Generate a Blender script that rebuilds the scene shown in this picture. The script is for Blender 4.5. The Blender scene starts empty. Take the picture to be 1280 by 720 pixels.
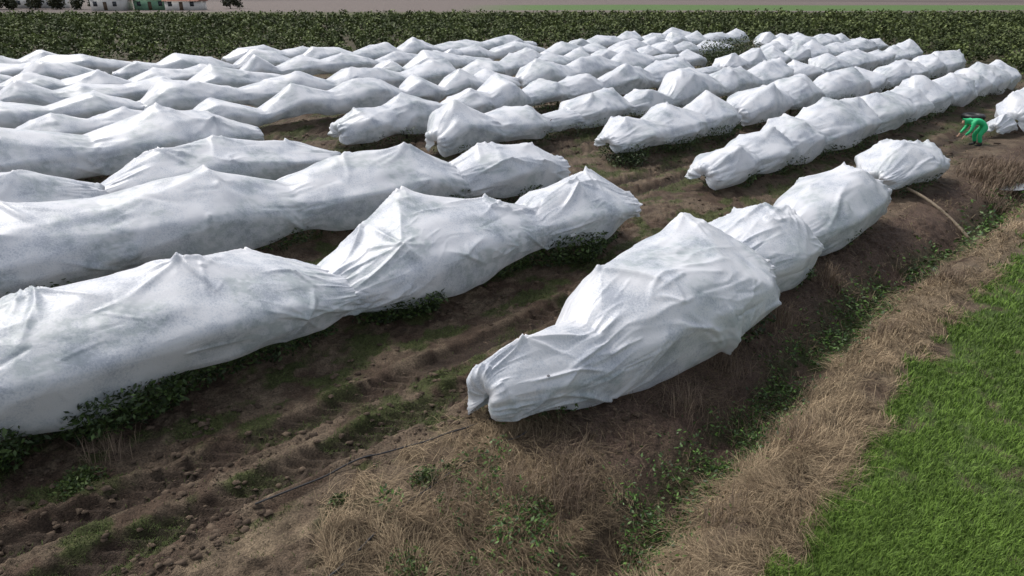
import bpy, bmesh, math, numpy as np
from mathutils import Vector
rng=np.random.default_rng(7)
# ---------------------------------------------------------------- frame of the orchard
AZ=math.radians(46.4)
U=np.array([math.sin(AZ),math.cos(AZ)])      # along the rows
V=np.array([math.cos(AZ),-math.sin(AZ)])     # across the rows
def st2xy(s,t): return s*U[0]+t*V[0], s*U[1]+t*V[1]
def xy2st(x,y): return x*U[0]+y*U[1], x*V[0]+y*V[1]
# ---------------------------------------------------------------- noise
def _h(ix,iy,seed):
    n=(ix.astype(np.int64)*374761393+iy.astype(np.int64)*668265263+seed*974634541)&0xffffffff
    n=((n^(n>>13))*1274126177)&0xffffffff
    n=((n^(n>>15))*2246822519)&0xffffffff
    return ((n^(n>>16))&0xffffff)/float(0xffffff)
def vn(x,y,seed=0):
    x=np.asarray(x,float);y=np.asarray(y,float)
    ix=np.floor(x);iy=np.floor(y);fx=x-ix;fy=y-iy
    fx=fx*fx*fx*(fx*(fx*6-15)+10);fy=fy*fy*fy*(fy*(fy*6-15)+10)
    a=_h(ix,iy,seed);b=_h(ix+1,iy,seed);c=_h(ix,iy+1,seed);d=_h(ix+1,iy+1,seed)
    return (a*(1-fx)+b*fx)*(1-fy)+(c*(1-fx)+d*fx)*fy
def fbm(x,y,seed=0,o=4):
    r=0;a=.5;f=1;tot=0
    for i in range(o):
        r=r+a*vn(x*f+i*17.3,y*f-i*9.1,seed+i);tot+=a;a*=.5;f*=2.03
    return r/tot
def sm(x,a,b):
    q=np.clip((x-a)/(b-a),0,1);return q*q*(3-2*q)
# ---------------------------------------------------------------- terrain
def ditch_t(s): return np.interp(s,[-10,4.6,6.9,10.2,14.3,17.3,22.5,60],[-3.2,-3.3,-3.5,-3.85,-4.1,-3.95,-3.85,-3.8])
def grass_t(s): return np.interp(s,[-10,5.4,9.2,13.3,20,60],[-1.65,-2.0,-2.3,-2.55,-2.75,-2.8])
ROWS=[-5.6,-10,-14.5,-19.4,-23.8]+[-28.3-4.6*i for i in range(7)]
def rowdist(t):
    d=np.full(np.shape(t),1e3)
    for r in ROWS: d=np.minimum(d,np.abs(t-r))
    return d
TR=[(-6.85,-7.75)]+[((a+b)/2+.6,(a+b)/2-.4) for a,b in zip(ROWS[1:5],ROWS[2:6])]
def wob(s): return .12*(vn(s*.35,s*0,3)-.5)
def gz(x,y,fine=True):
    s,t=xy2st(x,y)
    dist=np.hypot(x,y)
    z=0.0*s
    near=1-sm(dist,60,110)
    dt=t-ditch_t(s)
    z=z-0.42*np.exp(-(dt/.5)**2)*near
    z=z-0.12*sm(t,-5.0,-3.6)*near
    gt=t-grass_t(s)
    z=z+0.10*np.exp(-((gt+.45)/.4)**2)*near
    rd=rowdist(t)
    soil=1-sm(t,-4.9,-4.2)
    z=z+0.09*np.exp(-(rd/.8)**2)*soil*near
    wb=wob(s);inr=0*s
    for i,tr in enumerate(TR):
        for k,c in enumerate(tr):
            q=np.abs(t-(c+wb))
            rut=np.exp(-(q/.24)**6);inr=np.maximum(inr,rut)
            z=z-rut*(.09+.05*vn(s*.8,t*0+k,5))*near
            z=z+.065*np.exp(-((q-.34)/.09)**2)*(.0+1.3*vn(s*3,t*3,9))*near
            tread=sm(np.sin((s+1.1*q)*2*math.pi/.26),-.2,.5)
            z=z+rut*.055*tread*near*sm(vn(s*.7,t*.5,31),.1,.45)
    if fine:
        a=(1-.6*sm(gt,-.2,.2))*(1-.6*inr)
        z=z+(.07*(fbm(s*2.2,t*2.2,11,4)-.5)+.085*(fbm(s*8,t*9,21,3)-.5)*(.4+1.4*vn(s*.7,t*1.1,8)))*a*near
        z=z+.040*sm(fbm(s*13,t*13,26,2),.50,.7)*sm(vn(s*.9,t*1.3,28),.3,.65)*a*near
        z=z+.35*(fbm(x*.02,y*.02,77,2)-.5)*sm(dist,60,150)
    return z
def masks(s,t):
    n1=fbm(s*.9,t*.9,41,4);n2=fbm(s*3.1,t*3.1,51,4)
    dt=t-ditch_t(s);gt=t-grass_t(s)
    grass=sm(gt+.7*(n2-.5)+.5*(n1-.5),-.08,.14)
    straw=sm(dt+.8*(n2-.5),.18,.42)*(1-grass)
    corner=(1-sm(s+1.5*(n1-.5),4.6,6.4))*sm(t+.8*(n1-.5),-6.35,-5.9)*(1-sm(dt,-.2,.2))
    straw=np.maximum(straw*sm(n1+.3*(n2-.5),.22,.42),corner*sm(n2,.45,.58))
    bank=sm(t+.4*(n1-.5),-5.7,-5.2)*(1-sm(dt,-.1,.25))
    rd=rowdist(t)
    lane=1-sm(t,-6.4,-6.0)
    n3=fbm(s*1.7,t*2.6,45,4)
    moss=sm(n3+.14*np.exp(-((rd-1.25)/.4)**2)+.5*(n2-.5)*.5,.54,.70)*lane
    ditch=np.exp(-((dt+.12*(n2-.5)*4)/.38)**2)
    green=np.clip(ditch*sm(n1+.25*(n2-.5),.34,.48)+corner*sm(fbm(s*1.9,t*1.9,88,3),.64,.74)*.5,0,1)
    return dict(grass=grass,straw=straw,bank=bank,moss=moss,green=green,corner=corner,n1=n1,n2=n2,dt=dt,gt=gt,rd=rd)
# ---------------------------------------------------------------- mesh helpers
def new_mesh(name,verts,faces,mat=None,cols=None,uv=None,smooth=False,parent=None):
    verts=np.ascontiguousarray(verts,dtype=np.float32);faces=np.ascontiguousarray(faces,dtype=np.int32)
    me=bpy.data.meshes.new(name)
    n,k=faces.shape
    me.vertices.add(len(verts));me.vertices.foreach_set('co',verts.ravel())
    me.loops.add(n*k);me.loops.foreach_set('vertex_index',faces.ravel())
    me.polygons.add(n);me.polygons.foreach_set('loop_start',np.arange(0,n*k,k,dtype=np.int32))
    me.polygons.foreach_set('loop_total',np.full(n,k,dtype=np.int32))
    if smooth: me.polygons.foreach_set('use_smooth',np.ones(n,dtype=bool))
    me.update(calc_edges=True)
    if cols is not None:
        a=me.color_attributes.new('Col','FLOAT_COLOR','POINT')
        c=np.ones((len(verts),4),dtype=np.float32);c[:,:3]=cols
        a.data.foreach_set('color',c.ravel())
    if uv is not None:
        l=me.uv_layers.new(name='UVMap')
        l.data.foreach_set('uv',np.ascontiguousarray(uv[faces.ravel()],dtype=np.float32).ravel())
    if mat: me.materials.append(mat)
    ob=bpy.data.objects.new(name,me);bpy.context.scene.collection.objects.link(ob)
    if parent: ob.parent=parent
    return ob
def grid_faces(nr,nc):
    i=np.arange(nr-1)[:,None]*nc+np.arange(nc-1)[None,:]
    i=i.ravel();return np.stack([i,i+1,i+nc+1,i+nc],1)
def strips(name,p,d,mid,tip,w,col,mat,parent=None):
    N=len(p);wv=np.zeros((N,3));wv[:,:2]=d*(w*.5)[:,None]
    v=np.stack([p-wv,p+wv,p+mid+wv*.8,p+mid-wv*.8,p+tip],1).reshape(-1,3)
    b=(np.arange(N)*5)[:,None]
    f=np.concatenate([b+[[0,1,2]],b+[[0,2,3]],b+[[3,2,4]]],0)
    return new_mesh(name,v,f,mat,np.repeat(col,5,0),parent=parent)
def leaves(name,p,size,col,mat,flat=.5,parent=None,aspect=.45):
    N=len(p)
    a=rng.uniform(0,2*math.pi,N);e=rng.uniform(-1,1,N)*flat
    L=np.stack([np.cos(a)*np.cos(e),np.sin(a)*np.cos(e),np.sin(e)],1)
    r=rng.normal(size=(N,3));r[:,2]+=0.6
    W=np.cross(L,r);W/=np.linalg.norm(W,axis=1)[:,None]+1e-9
    L=L*size[:,None];W=W*(size*aspect)[:,None]*.5
    v=np.stack([p,p+L*.45+W,p+L,p+L*.45-W],1).reshape(-1,3)
    f=(np.arange(N)*4)[:,None]+[[0,1,2,3]]
    return new_mesh(name,v,f,mat,np.repeat(col,4,0),parent=parent)
# ---------------------------------------------------------------- materials
def mat_new(name):
    m=bpy.data.materials.new(name);m.use_nodes=True;nt=m.node_tree
    b=nt.nodes['Principled BSDF'];return m,nt,b
def N(nt,t,**k):
    n=nt.nodes.new(t)
    for a,v in k.items(): setattr(n,a,v)
    return n
def attr_mat(name,rough=.9,noise=(25,.6,1.3),noise2=None,bump=None,spec=.25,det=4):
    m,nt,b=mat_new(name);L=nt.links.new
    at=N(nt,'ShaderNodeAttribute',attribute_name='Col')
    geo=N(nt,'ShaderNodeNewGeometry')
    col=at.outputs['Color']
    for nz in (noise,noise2):
        if nz is None: continue
        no=N(nt,'ShaderNodeTexNoise');no.inputs['Scale'].default_value=nz[0];no.inputs['Detail'].default_value=det;no.inputs['Roughness'].default_value=.65
        L(geo.outputs['Position'],no.inputs['Vector'])
        mr=N(nt,'ShaderNodeMapRange');mr.inputs[1].default_value=.3;mr.inputs[2].default_value=.7;mr.inputs[3].default_value=nz[1];mr.inputs[4].default_value=nz[2]
        L(no.outputs['Fac'],mr.inputs[0])
        mx=N(nt,'ShaderNodeVectorMath',operation='SCALE');L(col,mx.inputs[0]);L(mr.outputs[0],mx.inputs['Scale']);col=mx.outputs[0]
    L(col,b.inputs['Base Color']);b.inputs['Roughness'].default_value=rough;b.inputs['Specular IOR Level'].default_value=spec
    if bump:
        no=N(nt,'ShaderNodeTexNoise');no.inputs['Scale'].default_value=bump[0];no.inputs['Detail'].default_value=3
        L(geo.outputs['Position'],no.inputs['Vector'])
        bp=N(nt,'ShaderNodeBump');bp.inputs['Strength'].default_value=bump[1];bp.inputs['Distance'].default_value=bump[2]
        L(no.outputs['Fac'],bp.inputs['Height']);L(bp.outputs[0],b.inputs['Normal'])
    return m
def plain(name,c,rough=.8,sc=6,amt=.25):
    m,nt,b=mat_new(name);L=nt.links.new
    geo=N(nt,'ShaderNodeNewGeometry');no=N(nt,'ShaderNodeTexNoise');no.inputs['Scale'].default_value=sc;no.inputs['Detail'].default_value=6
    L(geo.outputs['Position'],no.inputs['Vector'])
    cr=N(nt,'ShaderNodeValToRGB');cr.color_ramp.elements[0].position=.3;cr.color_ramp.elements[1].position=.7
    cr.color_ramp.elements[0].color=(*[v*(1-amt) for v in c],1);cr.color_ramp.elements[1].color=(*[min(1,v*(1+amt)) for v in c],1)
    L(no.outputs['Fac'],cr.inputs[0]);L(cr.outputs[0],b.inputs['Base Color']);b.inputs['Roughness'].default_value=rough
    return m
M_ground=attr_mat('ground_mat',.85,(3,.7,1.3),(38,.4,1.6),(60,.9,.03))
M_grass=attr_mat('grass_mat',.6,(2,.8,1.2))
M_straw=attr_mat('straw_mat',.8,(5,.8,1.2))
M_leaf=attr_mat('leaf_mat',.5,(8,.7,1.3),spec=.4)
M_orch=attr_mat('orchard_mat',.7,(.4,.7,1.3))
M_clod=attr_mat('clod_mat',.95,(40,.6,1.4))
def fleece():
    m,nt,b=mat_new('fleece_mat');L=nt.links.new
    geo=N(nt,'ShaderNodeNewGeometry')
    at=N(nt,'ShaderNodeAttribute',attribute_name='Col')
    n1=N(nt,'ShaderNodeTexNoise');n1.inputs['Scale'].default_value=1.7;n1.inputs['Detail'].default_value=4;n1.inputs['Roughness'].default_value=.6
    L(geo.outputs['Position'],n1.inputs['Vector'])
    n2=N(nt,'ShaderNodeTexNoise');n2.inputs['Scale'].default_value=34;n2.inputs['Detail'].default_value=3;n2.inputs['Roughness'].default_value=.8
    L(geo.outputs['Position'],n2.inputs['Vector'])
    ad=N(nt,'ShaderNodeMath',operation='MULTIPLY_ADD');L(n2.outputs['Fac'],ad.inputs[0]);ad.inputs[1].default_value=.8;L(n1.outputs['Fac'],ad.inputs[2])
    cr=N(nt,'ShaderNodeValToRGB');e=cr.color_ramp.elements
    e[0].position=.70;e[0].color=(.50,.54,.61,1);e[1].position=.97;e[1].color=(.86,.87,.90,1)
    k=e.new(.84);k.color=(.72,.75,.80,1)
    L(ad.outputs[0],cr.inputs[0])
    mu=N(nt,'ShaderNodeMix',data_type='RGBA',blend_type='MULTIPLY');mu.inputs[0].default_value=1
    L(cr.outputs[0],mu.inputs[6]);L(at.outputs['Color'],mu.inputs[7]);L(mu.outputs[2],b.inputs['Base Color'])
    b.inputs['Roughness'].default_value=.34;b.inputs['Specular IOR Level'].default_value=.55
    b2=N(nt,'ShaderNodeBump');b2.inputs['Strength'].default_value=.45;b2.inputs['Distance'].default_value=.010;L(n2.outputs['Fac'],b2.inputs['Height'])
    L(b2.outputs[0],b.inputs['Normal'])
    tr=N(nt,'ShaderNodeBsdfTranslucent');tr.inputs[0].default_value=(.88,.9,.93,1)
    ms=N(nt,'ShaderNodeMixShader');ms.inputs[0].default_value=.14
    L(b.outputs[0],ms.inputs[1]);L(tr.outputs[0],ms.inputs[2]);L(ms.outputs[0],nt.nodes['Material Output'].inputs[0])
    return m
M_fl=fleece()
# ---------------------------------------------------------------- ground
def axis(lo,hi,d,far_lo,far_hi,g):
    a=list(np.arange(lo,hi,d));st=d
    x=a[-1];pos=[]
    while x<far_hi: st*=g;x+=st;pos.append(x)
    st=d;x=lo;neg=[]
    while x>far_lo: st*=g;x-=st;neg.append(x)
    return np.array(neg[::-1]+a+pos)
gx=axis(-9.5,13,.034,-2600,2600,1.035)
gy=axis(4.4,16,.034,-150,4200,1.035)
GX,GY=np.meshgrid(gx,gy);x=GX.ravel();y=GY.ravel()
z=gz(x,y);s,t=xy2st(x,y);mk=masks(s,t)
def mix(a,b,w): return a*(1-w[:,None])+np.asarray(b)*w[:,None]
c=np.tile(np.array([.080,.054,.037]),(len(x),1))
c=mix(c,[.130,.096,.066],sm(fbm(s*1.3,t*1.3,61,4),.42,.62))
c=mix(c,[.165,.126,.086],sm(fbm(s*4,t*4,66,4),.52,.66)*.6)
rutw=np.zeros(len(x))
for tr in TR:
    for q in tr: rutw=np.maximum(rutw,np.exp(-((t-q-wob(s))/.25)**6))
c=mix(c,[.058,.072,.022],mk['moss']*.85)
c=mix(c,[.032,.022,.016],rutw*.85*(.6+.4*sm(vn(s*.8,t*2,171),.2,.6)))
c=mix(c,[.10,.067,.050],mk['bank']*.9)
c=mix(c,[.14,.105,.07],mk['corner']*.6)
c=mix(c,[.19,.145,.095],mk['straw']*.9)
c=mix(c,[.040,.060,.018],mk['green']*.9)
c=mix(c,[.075,.115,.030],mk['grass']*sm(mk['n2'],.15,.4)*.9+mk['grass']*.1)
far=sm(y+8*(vn(x*.02,y*0,4)-.5),146,152)
c=mix(c,[.06,.055,.028],sm(np.hypot(x,y),45,65)*(1-far)*.7)
fc=mix(np.tile(np.array([.11,.088,.078]),(len(x),1)),[.155,.125,.11],sm(vn(x*.004,y*.02,6),.4,.6))
fc=mix(fc,[.085,.15,.04],sm(x,-20,10)*(1-sm(x,210,260))*sm(y,196,200)*(1-sm(y,262,270)))
fc=mix(fc,[.08,.08,.035],(1-sm(y,180,190)))
c=c*(1-far[:,None])+fc*far[:,None]
new_mesh('ground',np.stack([x,y,z],1),grid_faces(len(gy),len(gx)),M_ground,c,smooth=True)
# ---------------------------------------------------------------- frost covers
TH=math.radians(128);CT=abs(math.cos(TH))
def blur_resize(a,shape):
    r=np.linspace(0,a.shape[0]-1,shape[0]);q=np.linspace(0,a.shape[1]-1,shape[1])
    r0=np.minimum(r.astype(int),a.shape[0]-2);q0=np.minimum(q.astype(int),a.shape[1]-2)
    fr=(r-r0)[:,None];fq=(q-q0)[None]
    return (a[r0][:,q0]*(1-fr)+a[r0+1][:,q0]*fr)*(1-fq)+(a[r0][:,q0+1]*(1-fr)+a[r0+1][:,q0+1]*fr)*fq
def nb(m,ay):
    p=np.pad(m,1,mode='edge')
    return (p[2:,1:-1]+p[:-2,1:-1]+ay*(p[1:-1,2:]+p[1:-1,:-2]))/(2+2*ay)
def relax(m,ob,it,ay):
    for _ in range(it): m=np.maximum(ob,nb(m,ay))
    return m
def facets(pts):
    bm=bmesh.new()
    for p in pts: bm.verts.new(p)
    r=bmesh.ops.convex_hull(bm,input=bm.verts)
    cen=np.mean(pts,axis=0);out=[]
    for f in bm.faces:
        n=np.array(f.normal);
        if np.linalg.norm(n)<.5: continue
        d=n@np.array(f.verts[0].co)
        if d-n@cen<0: n=-n;d=-d
        out.append((*n,d))
    bm.free();return np.array(out)
def make_cover(knots,ds,na,seed,parent=None,name='frost_cover'):
    R=np.random.default_rng(seed)
    k=np.array(knots,float);ks=k[:,0];s0,s1=ks[0],ks[-1];nk=len(k)
    ns=max(8,int((s1-s0)/ds));S=np.linspace(s0,s1,ns);th=np.linspace(-TH,TH,na)
    li=lambda S,j: np.interp(S,ks,k[:,j])
    def axisf(S):
        h=li(S,2);w=li(S,3);zb=li(S,4);zc=zb+.42*(h-zb);return li(S,1),zc,h-zc,(zc-zb)/CT,w
    def pt(s,a,m):
        t,zc,up,dn,w=[float(v[0]) for v in axisf(np.array([s]))]
        return (s,t+w*math.sin(a)*m,zc+(up if math.cos(a)>0 else dn)*math.cos(a)*m)
    pin=[i for i in range(nk) if i in(0,nk-1) or (k[i,2]<=k[i-1,2] and k[i,2]<=k[i+1,2])]
    t_,zc,up,dn,w=axisf(S)
    SS,TT=np.meshgrid(S,th,indexing='ij');u=SS;v=TT*1.15
    sn=np.sin(TT);cs=np.cos(TT)
    DX=w[:,None]*sn;DZ=np.where(cs>0,up[:,None],dn[:,None])*cs
    m=np.ones(u.shape);verts=[]
    rings={i:[(float(a+R.normal()*.06),float(1+R.normal()*.07)) for a in np.linspace(-TH,TH,9)] for i in pin}
    for a,b in zip(pin[:-1],pin[1:]):
        P=[];A_,B_=ks[a],ks[b]
        for i in (a,b):
            for an,mm in rings[i]: P.append(pt(ks[i],an,mm));
        for i in range(a+1,b):
            L_=min(ks[i]-ks[i-1],ks[i+1]-ks[i]) if b-a==2 else .9
            for j in range(7):
                an=R.uniform(-1.75,1.75);dsx=R.normal()*.32
                q=max(0.05,1-dsx*dsx)**.5*R.uniform(.92,1.08)
                s_=min(max(ks[i]+dsx*L_,A_+.15),B_-.15)
                P.append(pt(s_,an,q));verts.append((s_,an*1.15,q))
            an=R.normal()*.25;s_=ks[i]+R.normal()*.15;P.append(pt(s_,an,1.17));verts.append((s_,an*1.15,1.17))
            for an in(-TH,TH,-1.35,1.35):
                P.append(pt(ks[i]+R.normal()*.25,an,R.uniform(.97,1.10)))
        F=facets(np.array(P))
        lo=np.searchsorted(S,A_-1e-6);hi=np.searchsorted(S,B_+1e-6)
        O=(F[:,3][:,None]-F[:,0][:,None]*S[None,lo:hi]-F[:,1][:,None]*t_[None,lo:hi]-F[:,2][:,None]*zc[None,lo:hi])
        mm=np.full((hi-lo,na),9.)
        for f in range(len(F)):
            den=F[f,1]*DX[lo:hi]+F[f,2]*DZ[lo:hi]
            r=np.where(den>1e-4,O[f][:,None]/np.maximum(den,1e-4),9.)
            mm=np.minimum(mm,r)
        m[lo:hi]=np.clip(mm,.25,1.35)
    ay=((S[1]-S[0])/(1.15*(th[1]-th[0])))**2
    hold=np.zeros(u.shape)
    for a,b,_ in verts:
        lo=np.searchsorted(S,a-.6);hi=np.searchsorted(S,a+.6)
        hold[lo:hi]=np.maximum(hold[lo:hi],np.exp(-((u[lo:hi]-a)**2+(v[lo:hi]-b)**2)/.014))
    ob=m*(.84+.16*hold)
    st=4 if ds<.03 else (3 if ds<.06 else (2 if ds<.12 else 1))
    oc=ob[::st,::st];mm=relax(m[::st,::st],oc,80 if st>1 else 25,ay)
    mm=blur_resize(mm,u.shape) if st>1 else mm
    m=.35*m+.65*np.minimum(m,mm*1.02)
    for _ in range(8 if ds<.03 else (3 if ds<.06 else 1)): m=.5*m+.5*nb(m,ay)
    def ridge(n): return 1-np.abs(2*n-1)
    W=.05*(vn(u*1.0,v*1.3,seed+4)-.5)+.022*(vn(u*2.6,v*3.2,seed+5)-.5)
    lines=[];fi=ds<.03
    top=[q for q in verts if q[2]>.98 and abs(q[1])<2.2]
    for a,b,hh in top:
        big=hh>1.05
        for j in range(R.integers(6,9) if big else R.integers(3,6)):
            lines.append((a,b,R.uniform(0,2*math.pi),R.uniform(.5,1.5) if big else R.uniform(.3,.9),R.uniform(.024,.060)*(1 if big else .7),1))
    for i in pin:
        for sg in (-1,1):
            a=ks[i]+R.normal()*.12;b=sg*TH*1.15*.95
            for j in range(R.integers(8,13)):
                lines.append((a,b,-sg*R.uniform(.12,3.02),R.uniform(.5,1.9),R.uniform(.022,.060),1))
        for j in range(R.integers(14,22)):
            b=R.uniform(-TH,TH)*1.15;dr=0 if i==0 else (math.pi if i==nk-1 else (0 if R.random()<.5 else math.pi))
            lines.append((ks[i]+R.normal()*.1,b,dr+R.normal()*.22,R.uniform(.4,1.5),R.uniform(-.035,.045),1))
    for j in range(int((s1-s0)*3)):
        lines.append((R.uniform(s0,s1),R.uniform(-2,2),R.choice([0,math.pi])+R.normal()*.45,R.uniform(.5,1.6),R.uniform(-.022,.03),1))
    if fi:
        for j in range(int((s1-s0)*18)):
            lines.append((R.uniform(s0,s1),R.uniform(-2.3,2.3),R.choice([0,math.pi])+R.normal()*.6,R.uniform(.25,.9),R.uniform(-.008,.015),.55))
    if ds>.1: lines=lines[::2]
    for a,b,an,ln,A,wd in lines:
        ca,sa=math.cos(an),math.sin(an)
        lo=np.searchsorted(S,min(a,a+ln*ca)-.15);hi=np.searchsorted(S,max(a,a+ln*ca)+.15)
        if hi-lo<2: continue
        du=u[lo:hi]-a;dv=v[lo:hi]-b
        q=(du*ca+dv*sa)/ln;pr=-du*sa+dv*ca-.06*ln*np.sin(q*2.5+a*5)*q
        sg=(.024+.05*np.clip(q,0,1))*(1 if ds<.06 else 1.5)*wd
        W[lo:hi]+=A*np.exp(-np.abs(pr/sg)**1.4)*sm(q,-.02,.06)*(1-sm(q,.35,1.0))
    for i in pin:
        g=np.exp(-np.abs(u-ks[i])/.30)
        W+=g*.035*(ridge(vn(v*5.5+2*(vn(u*2,v,seed+8)),u*.5,seed+9+i))**2-.4)
    hem=.26*(vn(u*.9,v*0+np.sign(v)*3,seed+30)-.5)+.03*(vn(u*3,np.sign(v)*3,seed+31)-.5)
    hemw=sm(np.abs(TT),1.5,TH)
    W*=(1-.55*hemw)
    X=DX*m+W*sn;Z=zc[:,None]+DZ*np.where(cs>0,m,np.minimum(m,1.03))+W*cs+hem*hemw
    SX=SS+.03*(vn(u*1.5,v*1.5,seed+33)-.5)
    def endrows(i,sgn):
        out=[]
        for e,(f,ofs) in enumerate(((.97,.05),(.88,.11),(.70,.15),(.42,.12),(.15,.04))):
            wr=1+.22*(ridge(vn(v[i]*3.0,v[i]*0+e*.12,seed+50))-.5)
            out.append((SX[i]+sgn*ofs*(.6+.9*vn(v[i]*2,v[i]*0,seed+51)),t_[i]+X[i]*f*wr,zc[i]+(Z[i]-zc[i])*f*wr))
        return out
    A0=endrows(0,-1)[::-1];A1_=endrows(-1,1)
    SX=np.vstack([np.array([q[0] for q in A0]),SX,np.array([q[0] for q in A1_])])
    tw=np.vstack([np.array([q[1] for q in A0]),t_[:,None]+X,np.array([q[1] for q in A1_])])
    Z=np.vstack([np.array([q[2] for q in A0]),Z,np.array([q[2] for q in A1_])])
    wx,wy=st2xy(SX,tw)
    base=gz(wx.ravel(),wy.ravel(),False).reshape(wx.shape)
    c_=np.clip(SX[:,0],s0,s1);gb=gz(*[np.asarray(a) for a in st2xy(c_,li(c_,1))],False)[:,None]
    Zw=Z+gb
    P=np.stack([wx,wy,np.where(Zw<base+.02,base+.02,Zw)],-1).reshape(-1,3)
    nr=SX.shape[0]
    vv2=np.broadcast_to(v[0],SX.shape)
    uv=np.stack([SX,vv2],-1).reshape(-1,2)+seed*3.7
    # thin cloth lying on dark wet foliage: soft darker leafy patches, mostly on the flanks
    low=sm(np.abs(vv2)/1.15,.8,2.0)
    pt_=sm(fbm(SX*1.1,vv2*1.1,seed+60,3)+.18*(low-.4),.42,.64)
    sp=sm(vn(SX*8,vv2*8,seed+61)*.55+vn(SX*19,vv2*19,seed+62)*.45,.38,.68)
    dk=np.clip(pt_*(.18+.40*sp)+.12*low,0,1).ravel()[:,None]
    col=np.array([1,1,1.])*(1-dk)+np.array([.44,.52,.50])*dk
    return new_mesh(name,P,grid_faces(nr,na),M_fl,cols=col,uv=uv,smooth=True,parent=parent)
A1=[(5.1,-5.8,.92,.38,.10),(5.8,-5.65,1.12,.62,.05),(6.7,-5.6,1.08,.68,.05),(7.7,-5.65,1.66,1.12,.12),(8.9,-5.5,1.66,1.22,.12),(10.1,-5.5,1.82,1.2,.15),(11.0,-5.55,1.15,.75,.25)]
A2=[(10.9,-5.8,1.15,.7,.25),(12.0,-5.8,1.52,1.12,.2),(12.9,-5.85,1.38,1.05,.15),(13.6,-5.9,.95,.6,.2)]
A3=[(13.6,-5.9,.95,.55,.2),(15.0,-6.0,1.32,.95,.2),(16.6,-6.05,1.60,1.05,.25),(17.9,-6.1,1.15,.75,.3)]
A4=[(20.4,-6.5,.8,.5,.2),(21.5,-6.5,1.38,1.1,.2),(22.7,-6.5,1.25,1.05,.2),(23.9,-6.4,.85,.65,.25)]
A5a=[(32.9,-6.6,.6,.3,.1),(33.4,-6.6,.85,.5,.05),(33.9,-6.5,.6,.4,.1)]
A5=[(34.0,-6.2,1.0,.6,.2),(34.8,-6.2,1.5,1.0,.2),(36.0,-6.2,1.6,1.1,.2),(37.2,-6.3,1.2,.9,.2),(39,-6.3,1.7,1.2,.3),(41,-6.3,1.1,.7,.3)]
B1=[(-8,-10.3,1.2,.8,.4),(-6,-10.3,1.75,1.25,.4),(-4,-10.3,1.45,1.0,.45),(-2,-10.3,1.8,1.3,.45),(-.3,-10.25,1.60,1.2,.35),(1.2,-10.2,1.66,1.3,.35),(3.0,-10.1,1.70,1.25,.42),(4.1,-10.0,1.48,1.08,.5),(5.3,-9.95,.95,.66,.45)]
B2=[(5.1,-9.95,.95,.66,.4),(6.2,-9.95,1.45,1.0,.22),(7.2,-10.0,1.92,1.15,.22),(8.5,-9.85,1.55,.95,.4),(9.7,-9.75,1.22,.70,.45),(10.6,-9.7,1.60,1.05,.45),(11.5,-9.65,1.62,1.10,.45),(12.5,-9.6,1.15,.75,.5)]
C1=[(-6,-15,1.3,.9,.3),(-3,-15,1.8,1.3,.3),(-1,-15,1.4,1.0,.35),(1.2,-15,1.75,1.3,.3),(3,-14.95,1.62,1.15,.35),(5,-14.9,1.88,1.3,.3),(6.7,-14.7,1.40,.95,.35),(8.3,-14.4,1.70,1.2,.35),(9.8,-14.1,1.78,1.15,.4),(11.2,-13.8,1.15,.75,.45)]
C2=[(10.9,-13.8,1.2,.75,.4),(12,-13.6,1.60,1.1,.35),(13.2,-13.5,1.56,1.05,.35),(14.3,-13.4,1.1,.7,.45)]
D0=[(-6,-19.2,1.3,.9,.2),(-3,-19.2,1.7,1.2,.2),(-1,-19.2,1.3,.95,.2),(.8,-19.1,1.8,1.2,.2),(2.4,-19.0,1.6,1.15,.2),(3.9,-19.1,1.0,.6,.2)]
D1=[(4.1,-19.6,.8,.5,.2),(5.4,-19.6,1.40,1.0,.15),(7.2,-19.5,1.5,1.05,.2),(9,-19.4,1.25,.9,.2),(10.6,-19.3,.75,.5,.2)]
E1=[(-5,-24,1.3,.9,.2),(-2.5,-24,1.75,1.25,.2),(0,-24,1.4,1.0,.2),(2.5,-24,1.8,1.3,.2),(5,-24,1.35,1.0,.2),(7.2,-24,1.8,1.3,.2),(8.8,-24,1.5,1.1,.2),(10.2,-24,1.0,.65,.3)]
BF=[(17.4,-10.2,.8,.55,.15),(18.4,-10.2,1.22,.95,.15),(19.3,-10.2,1.02,.75,.2),(20.4,-10.2,1.38,1.0,.2),(21.3,-10.2,1.18,.80,.2),(22.6,-10.2,1.5,1.05,.25),(23.6,-10.2,1.28,.85,.3),(25.4,-10.1,1.75,1.28,.25),(27,-10.1,1.62,1.15,.3),(28.3,-10.1,1.0,.6,.3)]
CF=[(18.3,-14.5,.9,.6,.35),(19.4,-14.5,1.4,1.1,.3),(20.6,-14.5,1.15,.8,.3),(21.9,-14.5,1.48,1.1,.25),(23.2,-14.5,1.18,.85,.3),(24.6,-14.5,1.65,1.2,.3),(26,-14.5,1.0,.65,.3)]
sd=100
for kn in (A1,A2,B1,B2): make_cover(kn,.026,200,sd);sd+=41
for kn in (A3,A4,C1,C2,D0,D1): make_cover(kn,.050,110,sd);sd+=41
for kn in (A5,E1,BF,CF,A5a): make_cover(kn,.065,80,sd);sd+=41
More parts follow.
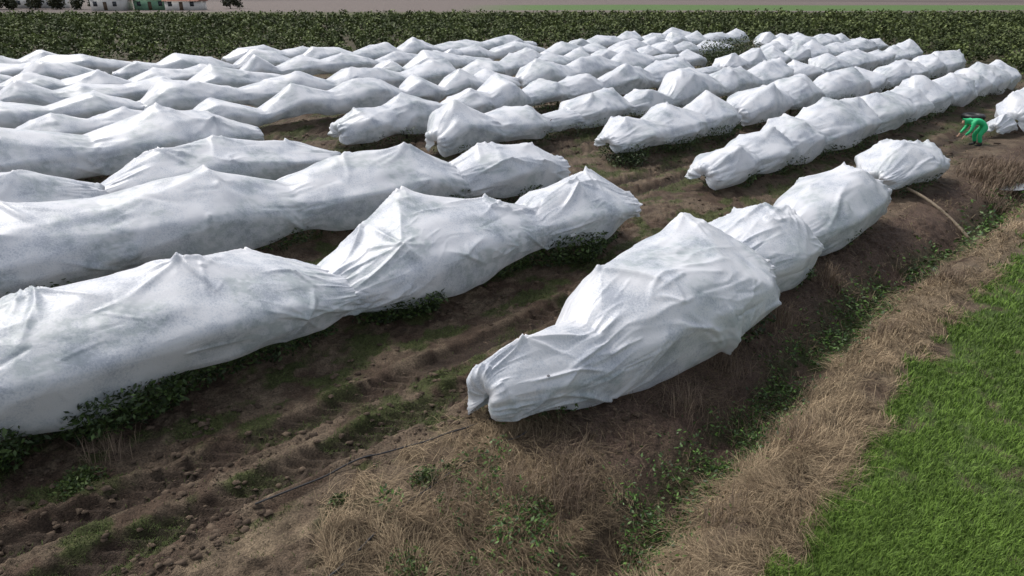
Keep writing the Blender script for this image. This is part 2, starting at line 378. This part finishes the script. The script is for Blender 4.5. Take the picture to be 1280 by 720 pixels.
def auto(s0,s1,t0,R,hm=1.0):
    kn=[];s=s0;kn.append((s,t0,1.0*hm,.62,.25));s+=R.uniform(.8,1.3)
    while s<s1-1.4:
        kn.append((s,t0+R.normal()*.18,R.uniform(1.4,1.9)*hm,R.uniform(1.0,1.38),R.uniform(.15,.4)))
        s+=R.uniform(1.0,1.9)
        if s>=s1-1.0: break
        if R.random()<.45:
            kn.append((s,t0+R.normal()*.18,R.uniform(1.4,1.75)*hm,R.uniform(1.0,1.25),.3));s+=R.uniform(1.0,1.9)
            if s>=s1-1.0: break
        deep=R.random()<.4
        kn.append((s,t0+R.normal()*.08,(R.uniform(.85,1.05) if deep else R.uniform(1.15,1.35))*hm,R.uniform(.5,.7) if deep else R.uniform(.8,1.0),.35))
        s+=R.uniform(1.0,1.8)
    kn.append((s1,t0,1.0*hm,.62,.3));return kn
def rowend(t): return float(np.interp(-t,[10,15,24,29,42,46.7,51.3,56],[50,56,68,74,67,47,29,12]))
R=np.random.default_rng(5)
segs=[(28.4,rowend(-10),-10.2),(26.8,42,-14.6),(42.5,rowend(-15),-14.6),(14.4,21.5,-18.9),(21.3,44,-19.0),(45,rowend(-19),-19.2),(12.9,18.2,-22.8),(18.4,40,-23.6),(41,rowend(-24),-23.8)]
for i in range(7):
    t0=-28.3-4.6*i;e=rowend(t0);s=-8+R.uniform(-2,2)
    if i==0: parts=[(s,9),(9.6,27),(27.5,45.6),(54.5,e)]
    else:
        parts=[]
        while s<e-6:
            s2=min(s+R.uniform(9,30),e)
            if e-s2<8: s2=e
            parts.append((s,s2));s=s2+(R.uniform(.1,.8) if R.random()<.7 else R.uniform(2.5,6))
    for a_,b_ in parts: segs.append((a_,b_,t0+R.normal()*.2))
for s0,s1,t0 in segs:
    dn=abs(t0)
    if s0>12 and dn<26: ds,na=.085,60
    elif dn<45: ds,na=.12,44
    else: ds,na=.16,34
    make_cover(auto(s0,s1,t0,R,.97 if dn<26 else .93),ds,na,sd);sd+=41
# ---------------------------------------------------------------- citrus trees under the covers
def leafcol(n,a=(.016,.030,.010),b=(.085,.14,.034)):
    r=rng.random((n,1))**1.5;return np.array(a)*(1-r)+np.array(b)*r
M_bark=plain('bark',(.10,.075,.055),.9,30)
def hedge(knots,n,out=1.0):
    k=np.array(knots);S=rng.uniform(k[0,0]+.3,k[-1,0]-.3,n)
    w=np.interp(S,k[:,0],k[:,3]);t=np.interp(S,k[:,0],k[:,1]);zb=np.interp(S,k[:,0],k[:,4])
    clump=sm(vn(S*1.5,S*0,71),.25,.75)
    ok=rng.random(n)<(.25+.75*clump);S,w,t,zb,clump=S[ok],w[ok],t[ok],zb[ok],clump[ok];n=len(S)
    q=rng.uniform(-1,1,n);q=np.sign(q)*np.abs(q)**.35
    z=rng.uniform(.02,1,n)*(zb+.30)*(.5+.6*clump)
    xx=q*w*(.58+.50*clump*out)*(.72+.28*np.clip(z/.4,0,1))
    X,Y=st2xy(S,t+xx);P=np.stack([X,Y,gz(X,Y,False)+z+.02],1)
    ob=leaves('citrus_tree',P,rng.uniform(.05,.12,n),leafcol(n),M_leaf,flat=.9)
    vs=[];fs=[]
    for c_ in np.arange(k[0,0]+.9,k[-1,0]-.5,2.1):
        tt=np.interp(c_,k[:,0],k[:,1])
        for br in range(5):
            a0=np.array([*st2xy(c_,tt),.0]);a0[2]=gz(a0[:1],a0[1:2],False)[0]-.05
            ang=br*1.257+c_;a1=a0+[0,0,.35];a2=a0+[.55*math.cos(ang),.55*math.sin(ang),.85]
            for p0,p1,r0,r1 in ((a0,a1,.06,.05),(a1,a2,.035,.02)):
                b=len(vs)
                for p,r in((p0,r0),(p1,r1)):
                    for j in range(6): vs.append(p+[r*math.cos(j*1.047),r*math.sin(j*1.047),0])
                for j in range(6): fs.append([b+j,b+(j+1)%6,b+6+(j+1)%6,b+6+j])
    if len(vs): new_mesh('trunk',np.array(vs),np.array(fs),M_bark,parent=ob)
hedge(B1,46000,out=1.15);hedge(B2,20000,out=1.1);hedge(A1,3500,out=.85);hedge(A2,2000,out=.8);hedge(A3,2500,out=.8);hedge(A4,1200,out=.8);hedge(C1,14000);hedge(C2,5000);hedge(D1,3000);hedge(E1,5000)
hedge(BF,5500);hedge(CF,6500,out=1.1)
for s0,s1,t0 in segs[:9]:
    hedge([(s0,t0,1,1.1,.25),(s1,t0,1,1.1,.25)],int((s1-s0)*350))
# ---------------------------------------------------------------- open orchard behind
def bush_rows():
    ps=[]
    for t0 in np.arange(-200,-8,4.6):
        S=np.arange(-120,240,2.6);S=S+rng.normal(size=len(S))*.3
        e=rowend(t0) if t0>-58 else -999
        S=S[S>e+3];S=S[rng.random(len(S))<.96]
        T=t0+rng.normal(size=len(S))*.2
        X,Y=st2xy(S,T);ok=(Y<143+4*np.sin(X*.03))&(Y>20)&(np.abs(X)<Y*.86+6)
        ps.append(np.stack([X[ok],Y[ok]],1))
    return np.concatenate(ps)
B=bush_rows()
allp=[];allc=[];alls=[]
for lo_,hi_,n,szz in ((0,75,260,.22),(75,110,140,.30),(110,999,90,.38)):
    sel=B[(B[:,1]>=lo_)&(B[:,1]<hi_)]
    m_=len(sel)
    dr=rng.normal(size=(m_,n,3));dr/=np.linalg.norm(dr,axis=2)[:,:,None];dr[:,:,2]=np.abs(dr[:,:,2])-.15
    rad=rng.uniform(.55,1.15,(m_,n,1));size=rng.uniform(.6,1.15,(m_,1,1))
    P=dr*rad*np.array([1.15,1.15,1.4])*size
    P[:,:,2]+=.50;P[:,:,0]+=sel[:,None,0];P[:,:,1]+=sel[:,None,1]
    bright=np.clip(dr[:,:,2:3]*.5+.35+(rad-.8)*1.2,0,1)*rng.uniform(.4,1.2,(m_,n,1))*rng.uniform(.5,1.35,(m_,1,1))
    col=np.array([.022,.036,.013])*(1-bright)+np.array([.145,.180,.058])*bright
    allp.append(P.reshape(-1,3));allc.append(col.reshape(-1,3));alls.append(np.full(m_*n,szz)*rng.uniform(.7,1.3,m_*n))
P=np.concatenate(allp)
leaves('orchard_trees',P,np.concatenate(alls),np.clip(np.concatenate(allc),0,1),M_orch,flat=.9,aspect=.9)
def bush(name,X,Y,r,h,n,sz,a,b,z0=0):
    d=rng.normal(size=(n,3));d/=np.linalg.norm(d,axis=1)[:,None];d[:,2]=np.abs(d[:,2])-.1
    rr=rng.uniform(.35,1.08,(n,1));P=d*rr*np.array([r,r,h]);P[:,0]+=X;P[:,1]+=Y;P[:,2]+=z0+gz(np.array([X]),np.array([Y]),False)[0]
    return leaves(name,P,rng.uniform(.6,1.3,n)*sz,leafcol(n,a,b),M_leaf,flat=.9)
for (ss,tt) in ((47.3,-28.2),(49.8,-28.3),(52.4,-28.3)):
    X,Y=st2xy(ss,tt);bush('citrus_tree',X,Y,1.3,2.0,1600,.18,(.025,.04,.012),(.09,.13,.033),.15)
X,Y=st2xy(18.6,-13.9);bush('citrus_tree',X,Y,.75,.55,900,.10,(.016,.03,.01),(.06,.09,.022),.05)
# ---------------------------------------------------------------- ground cover
def polar(n,a0,a1,r0,r1):
    a=np.radians(rng.uniform(a0,a1,n));r=np.exp(rng.uniform(math.log(r0),math.log(r1),n))
    return r*np.sin(a),r*np.cos(a),r
def rdir(n):
    a=rng.uniform(0,2*math.pi,n);return np.stack([np.cos(a),np.sin(a)],1)
def blades(name,x,y,r,h,w,lean,ca,cb,mat,tone=None):
    n=len(x);d=rdir(n);wd=np.stack([-d[:,1],d[:,0]],1)
    z=gz(x,y)
    p=np.stack([x,y,z-.005],1)
    k=(np.maximum(1,r/9))
    hh=h*rng.uniform(.6,1.3,n);ln=lean*rng.uniform(.3,1.3,n)
    mid=np.stack([d[:,0]*ln*.35,d[:,1]*ln*.35,hh*.7],1);tip=np.stack([d[:,0]*ln,d[:,1]*ln,hh],1)
    q=rng.random((n,1));col=np.array(ca)*(1-q)+np.array(cb)*q
    if tone is not None: col=col*tone[:,None]
    return strips(name,p,wd,mid,tip,w*k*rng.uniform(.7,1.3,n),col,mat)
x,y,r=polar(620000,4,62,5.6,70);s,t=xy2st(x,y);mk=masks(s,t)
ok=(rng.random(len(x))<mk['grass']*(.30+1.0*sm(mk['n2']+.5*(mk['n1']-.5),.28,.50)))&(t<30)
x,y,r=x[ok],y[ok],r[ok]
blades('grass_field',x,y,r,.085,.0075,.07,(.075,.13,.022),(.20,.32,.055),M_grass,.75+.5*fbm(x*.9,y*.9,401,3))
x,y,r=polar(200000,-14,50,5.2,45);s,t=xy2st(x,y);mk=masks(s,t)
ok=rng.random(len(x))<mk['green']*(1-mk['grass'])*1.2;x,y,r=x[ok],y[ok],r[ok]
n=len(x);z=gz(x,y)+rng.uniform(0,.26,n)*vn(x*3,y*3,5)*1.6
leaves('ditch_weeds',np.stack([x,y,z],1),rng.uniform(.03,.08,n)*np.maximum(1,r/10),leafcol(n,(.022,.05,.012),(.12,.23,.04)),M_leaf,flat=.7,aspect=.42)
# straw
x,y,r=polar(400000,-20,58,5.2,45);s,t=xy2st(x,y);mk=masks(s,t)
dn=np.clip(mk['straw']*1.1+mk['corner']*.20+mk['bank']*.18,0,1)*(.3+1.0*sm(fbm(s*1.2,t*1.2,301,3),.38,.58))
ok=rng.random(len(x))<dn;x,y,r=x[ok],y[ok],r[ok];bk=mk['bank'][ok]*(1-mk['straw'][ok])
n=len(x);fl=2*math.pi*fbm(x*.9,y*.9,311,2)*2+rng.normal(size=n)*.7;d=np.stack([np.cos(fl),np.sin(fl)],1);wd=np.stack([-d[:,1],d[:,0]],1);p=np.stack([x,y,gz(x,y)+rng.uniform(0,.05,n)],1)
L_=rng.uniform(.10,.40,n);up=rng.uniform(.0,.10,n)+(rng.random(n)<.07)*rng.uniform(.05,.2,n)
q=rng.random((n,1))**1.6;tone=((.62+.6*fbm(x*2,y*2,312,3))*(1-.45*bk))[:,None];col=(np.array([.13,.090,.055])*(1-q)+np.array([.52,.40,.25])*q)*tone
strips('dry_grass',p,wd,np.stack([d[:,0]*L_*.5,d[:,1]*L_*.5,up],1),np.stack([d[:,0]*L_,d[:,1]*L_,up*.6],1),.0050*np.maximum(1,r/8),col,M_straw)
x,y,r=polar(320000,-48,40,5.5,45);s,t=xy2st(x,y);mk=masks(s,t)
ok=(rng.random(len(x))<mk['moss']*.7+.02)&(mk['gt']<0);x,y,r=x[ok],y[ok],r[ok]
blades('weeds',x,y,r,.035,.008,.04,(.04,.055,.014),(.11,.15,.04),M_grass)
cl=[]
for (ss,tt,k_) in [(4.4,-4.6,60),(4.9,-4.2,60),(3.7,-4.9,40),(5.3,-4.5,45),(7.6,-4.3,40),(9,-4.5,40),(11.2,-4.7,40),(13.5,-4.8,40),(3.2,-3.8,50),(6,-2.8,40),(8,-2.9,40),(1.2,-8.7,25),(12,-3.2,40),(15.5,-3.3,40),(25,-4.8,120),(25.8,-4.4,120),(26.6,-5,120),(27.5,-4.3,100),(23.5,-4.2,80)]:
    a=rng.normal(size=(k_*4,2))*.16*(1 if ss<20 else 2.4);cl.append(np.stack([ss+a[:,0],tt+a[:,1]],1))
cl=np.concatenate(cl);x,y=st2xy(cl[:,0],cl[:,1]);r=np.hypot(x,y)
blades('dead_weeds',x,y,r,.34,.005,.25,(.12,.085,.065),(.34,.26,.18),M_straw)
for X,Y,rr,h in ((-1.02,6.55,.2,.24),(-.75,6.75,.1,.1),(.25,6.2,.25,.18),(-2.0,6.2,.12,.1),(-5.2,6.6,.3,.2),(-1.1,5.35,.3,.15),(.0,5.3,.2,.12)):
    bush('weed_plant',X,Y,rr,h,int(1400*rr*2),.05,(.025,.05,.012),(.11,.16,.035))
# clods
x,y,r=polar(36000,-48,42,5.4,40);s,t=xy2st(x,y);mk=masks(s,t)
ok=(rng.random(len(x))<(.55*sm(vn(s*1.1,t*1.6,15),.4,.7)+.1))&(t<-4.2)&(mk['corner']<.5);x,y,r=x[ok],y[ok],r[ok];n=len(x)
base=np.array([[1,0,0],[0,1,0],[-1,0,0],[0,-1,0],[0,0,1],[0,0,-.6],[.6,.6,.6],[-.6,.6,.55],[-.6,-.6,.6],[.6,-.6,.5]],float)
F=np.array([[0,6,9],[0,1,6],[1,7,6],[1,2,7],[2,8,7],[2,3,8],[3,9,8],[3,0,9],[4,9,6],[4,6,7],[4,7,8],[4,8,9]])
sz=(rng.random(n)**4*.045+.010)*np.maximum(1,r/14)
Pv=base[None]*(1+rng.normal(size=(n,10,3))*.25)*sz[:,None,None]*np.array([1.2,1,.7]);Pv+=np.stack([x,y,gz(x,y)+sz*.1],1)[:,None]
cc=np.array([.090,.066,.047])*rng.uniform(.6,1.6,(n,1))
new_mesh('soil_clods',Pv.reshape(-1,3),((np.arange(n)*10)[:,None,None]+F[None]).reshape(-1,3),M_clod,np.repeat(cc,10,0))
# ---------------------------------------------------------------- hoses, pole, small things
def tube(name,pts,rad,mat,z0=.02,raw=False,parent=None):
    cu=bpy.data.curves.new(name,'CURVE');cu.dimensions='3D';cu.bevel_depth=rad;cu.bevel_resolution=3;cu.resolution_u=10
    sp=cu.splines.new('NURBS');sp.points.add(len(pts)-1);sp.use_endpoint_u=True;sp.order_u=3
    for i,p in enumerate(pts):
        zz=p[2] if raw else float(gz(np.array([p[0]]),np.array([p[1]]))[0])+z0+(p[2] if len(p)>2 else 0)
        sp.points[i].co=(p[0],p[1],zz,1)
    cu.materials.append(mat);ob=bpy.data.objects.new(name,cu);bpy.context.scene.collection.objects.link(ob)
    if parent: ob.parent=parent
    return ob
M_hose=plain('black_pe',(.025,.025,.027),.5)
def dense(pts,n=30,j=.02):
    pts=np.array(pts);q=np.linspace(0,len(pts)-1,n);o=np.stack([np.interp(q,np.arange(len(pts)),pts[:,i]) for i in range(2)],1)
    o+=rng.normal(size=o.shape)*j;return [tuple(a) for a in o]
tube('irrigation_hose',dense([(-1.9,5.0),(-1.64,5.4),(-1.19,6.13),(-.7,6.75),(-.2,7.16),(.2,7.5)],20,.012),.014,M_hose,.06)
tube('irrigation_hose',dense([(-2.9,6.1),(-2.0,6.9),(-1.2,7.3),(-.3,7.75),(.1,8.1)],18,.012),.011,M_hose,.06)
M_wood=plain('weathered_wood',(.25,.20,.14),.85,20)
tube('wooden_pole',[(11.1,18.7,.25),(11.5,17.8,.12),(11.9,16.8,.03)],.04,M_wood,.04)
bpy.ops.mesh.primitive_torus_add(major_radius=.36,minor_radius=.13,location=(21.0,31.6,.15));o=bpy.context.object;o.name='old_tyre';o.data.materials.append(M_hose)
# ---------------------------------------------------------------- field worker in green overalls, bending over the row end
M_green=plain('green_overalls',(.02,.50,.19),.6,5,.15);M_skin=plain('skin',(.42,.25,.17),.6,30,.1);M_boot=plain('rubber_boot',(.03,.03,.03),.5)
gx0,gy0=17.75,26.1;gzz=float(gz(np.array([gx0]),np.array([gy0]))[0])
person=bpy.data.objects.new('person',None);bpy.context.scene.collection.objects.link(person);person.location=(gx0,gy0,gzz);person.rotation_euler=(0,0,math.radians(168))
def skin(name,pts,edges,root,mat,sub=2):
    me=bpy.data.meshes.new(name);me.from_pydata([p[:3] for p in pts],edges,[])
    ob=bpy.data.objects.new(name,me);bpy.context.scene.collection.objects.link(ob);ob.parent=person
    md=ob.modifiers.new('skin','SKIN');md.use_smooth_shade=True
    if not me.skin_vertices: 
        bpy.context.view_layer.objects.active=ob;bpy.ops.mesh.customdata_skin_add()
    for i,p in enumerate(pts):
        me.skin_vertices[0].data[i].radius=(p[3],p[3] if len(p)<5 else p[4]);me.skin_vertices[0].data[i].use_root=(i==root)
    sb=ob.modifiers.new('sub','SUBSURF');sb.levels=sub;sb.render_levels=sub
    me.materials.append(mat);return ob
body=[(-.16,0,.80,.17,.15),(.02,0,.90,.165,.14),(.22,0,.93,.18,.15),(.36,0,.92,.13,.12),(.46,0,.90,.065,.065),
 (-.14,.11,.74,.115),(.04,.15,.44,.09),(-.06,.15,.14,.07),(-.14,-.11,.74,.115),(.10,-.16,.45,.09),(.02,-.17,.14,.07),
 (.34,.19,.88,.08),(.40,.25,.62,.062),(.52,.16,.42,.045),(.34,-.19,.88,.08),(.44,-.25,.63,.062),(.60,-.15,.46,.045)]
skin('jacket_and_trousers',body,[(0,1),(1,2),(2,3),(3,4),(0,5),(5,6),(6,7),(0,8),(8,9),(9,10),(3,11),(11,12),(12,13),(3,14),(14,15),(15,16)],0,M_green)
for sy,ax in ((.15,-.06),(-.17,.02)):
    skin('boot',[(ax,sy,.20,.07),(ax,sy,.07,.06),(ax+.10,sy,.05,.05,.04),(ax+.19,sy,.045,.04,.03)],[(0,1),(1,2),(2,3)],0,M_boot)
skin('head',[(.46,0,.90,.055),(.54,0,.90,.09),(.62,0,.87,.10,.085),(.68,0,.82,.06,.06)],[(0,1),(1,2),(2,3)],1,M_skin)
skin('hood',[(.42,0,.93,.10),(.53,0,.935,.115),(.62,0,.915,.105)],[(0,1),(1,2)],1,M_green)
for ey in (.035,-.035): skin('eye',[(.705,ey,.865,.011),(.712,ey,.863,.009)],[(0,1)],0,M_boot,1)
skin('nose',[(.715,0,.85,.014),(.735,0,.835,.012)],[(0,1)],0,M_skin,1)
for wx_,wy_,wz_,sg in ((.52,.16,.42,1),(.60,-.15,.46,-1)):
    skin('palm',[(wx_,wy_,wz_,.03),(wx_+.03,wy_-.01*sg,wz_-.06,.038,.02),(wx_+.05,wy_-.015*sg,wz_-.09,.036,.018)],[(0,1),(1,2)],0,M_skin,1)
    for j,ln in enumerate((.07,.08,.075,.06)):
        oy=(j-1.5)*.019
        skin('finger_%d'%j,[(wx_+.05,wy_-.015*sg+oy,wz_-.09,.010),(wx_+.06+ln*.3,wy_-.015*sg+oy,wz_-.10-ln*.5,.009),(wx_+.05+ln*.3,wy_-.015*sg+oy,wz_-.10-ln,.008)],[(0,1),(1,2)],0,M_skin,1)
    skin('thumb',[(wx_+.02,wy_-.035*sg,wz_-.04,.011),(wx_+.05,wy_-.06*sg,wz_-.07,.010),(wx_+.06,wy_-.06*sg,wz_-.10,.009)],[(0,1),(1,2)],0,M_skin,1)
M_w=plain('wet_water',(.25,.26,.27),.08,3)
a=np.linspace(0,2*math.pi,40,endpoint=False);rr=1+.25*np.sin(3*a)+.15*np.sin(5*a+1)
px,py=15.4+1.0*rr*np.cos(a-.3),20.7+.38*rr*np.sin(a)
zz=gz(np.array([15.4]),np.array([20.7]),False)[0]+.05
vv_=np.stack([px,py,np.full(40,zz)],1);vv_=np.vstack([vv_,[15.4,20.7,zz]])
new_mesh('water_puddle',vv_,np.array([[i,(i+1)%40,40] for i in range(40)]),M_w)
# ---------------------------------------------------------------- buildings and trees far behind
def box(name,x0,x1,y0,y1,z0,z1,mat,parent):
    v=[(x,y,z) for z in(z0,z1) for x,y in((x0,y0),(x1,y0),(x1,y1),(x0,y1))]
    f=[[0,3,2,1],[4,5,6,7],[0,1,5,4],[1,2,6,5],[2,3,7,6],[3,0,4,7]]
    return new_mesh(name,np.array(v),np.array(f),mat,parent=parent)
M_wall=plain('white_plaster',(.75,.74,.70),.9,.6,.1);M_wall2=plain('green_wall',(.22,.42,.28),.9,.6);M_roof=plain('tile_roof',(.28,.12,.08),.9,2);M_glass=plain('window_glass',(.04,.05,.06),.2)
M_door=plain('door_wood',(.12,.08,.05),.7)
def house(name,cx,cy,w,d,h,wm):
    e=bpy.data.objects.new(name,None);bpy.context.scene.collection.objects.link(e)
    box('walls',cx-w/2,cx+w/2,cy-d/2,cy+d/2,-.2,h,wm,e)
    r=.5;v=[(cx-w/2-r,cy-d/2-r,h+.01),(cx+w/2+r,cy-d/2-r,h+.01),(cx+w/2+r,cy+d/2+r,h+.01),(cx-w/2-r,cy+d/2+r,h+.01),(cx-w/2-r,cy,h+d*.3),(cx+w/2+r,cy,h+d*.3)]
    me=bpy.data.meshes.new('roof');me.from_pydata(v,[],[(0,1,5,4),(2,3,4,5),(0,4,3),(1,2,5),(0,3,2,1)]);me.materials.append(M_roof)
    o=bpy.data.objects.new('roof',me);bpy.context.scene.collection.objects.link(o);o.parent=e
    k_=int(w/2.6)
    for i in range(k_):
        x_=cx-w/2+(i+.5)*w/k_
        if i==k_//2: box('door',x_-.5,x_+.5,cy-d/2-.04,cy-d/2+.02,0,2.1,M_door,e)
        else: box('window_%d'%i,x_-.55,x_+.55,cy-d/2-.04,cy-d/2+.02,1.0,2.2,M_glass,e)
house('farm_house',-111,205,8,7,3.2,M_wall);house('farm_house',-101,209,9,6,2.6,M_wall2);house('farm_shed',-90.5,205,9,6,2.3,M_wall);house('farm_house',-143,225,12,8,3.4,M_wall)
def bigtree(X,Y,h):
    n=1100;d=rng.normal(size=(n,3));d/=np.linalg.norm(d,axis=1)[:,None]
    lob=rng.normal(size=(9,3))*[h*.28,h*.28,h*.15];P=lob[rng.integers(0,9,n)]+d*rng.uniform(.5,1,(n,1))*h*.22
    P+=[X,Y,h*.42]
    ob=leaves('tree',P,rng.uniform(.4,.8,n),leafcol(n,(.03,.04,.02),(.10,.10,.05)),M_leaf,flat=.9,aspect=.8)
    tube('trunk',[(X,Y,-.1),(X+.1,Y,h*.3),(X,Y+.1,h*.6)],.16,M_bark,raw=True,parent=ob)
for X,Y,h in ((-152,212,6),(-146,210,5),(-137,212,5.5),(-131,214,5),(-125,212,4),(-119,214,5),(-106,220,6),(-84,220,5),(-160,214,6),(-156,208,5),(-141,208,4)): bigtree(X,Y,h)
# ---------------------------------------------------------------- light
w=bpy.data.worlds.new('World');bpy.context.scene.world=w;w.use_nodes=True;nt=w.node_tree
bg=nt.nodes['Background'];sky=nt.nodes.new('ShaderNodeTexSky');sky.sky_type='NISHITA';sky.sun_disc=False
EL,AZs=math.radians(54),math.radians(-50)
sky.sun_elevation=EL;sky.sun_rotation=AZs;sky.dust_density=4;sky.air_density=1
hs=nt.nodes.new('ShaderNodeHueSaturation');hs.inputs['Saturation'].default_value=.45;hs.inputs['Value'].default_value=1.1
nt.links.new(sky.outputs[0],hs.inputs['Color']);nt.links.new(hs.outputs[0],bg.inputs[0]);bg.inputs[1].default_value=.15
sl=bpy.data.lights.new('sun','SUN');sl.energy=1.5;sl.angle=math.radians(14);sl.color=(1,.98,.95)
so=bpy.data.objects.new('sun',sl);bpy.context.scene.collection.objects.link(so)
dv=Vector((math.sin(AZs)*math.cos(EL),math.cos(AZs)*math.cos(EL),math.sin(EL)))
so.rotation_euler=dv.to_track_quat('Z','Y').to_euler()
cam=bpy.data.cameras.new('camera');co=bpy.data.objects.new('camera',cam);bpy.context.scene.collection.objects.link(co)
co.location=(0,0,5.5);co.rotation_euler=(math.radians(90-23.7),0,0);cam.lens=24;cam.sensor_width=36;cam.clip_end=8000;cam.clip_start=.1
sc=bpy.context.scene;sc.camera=co
sc.view_settings.view_transform='Standard';sc.view_settings.look='None';sc.view_settings.exposure=0
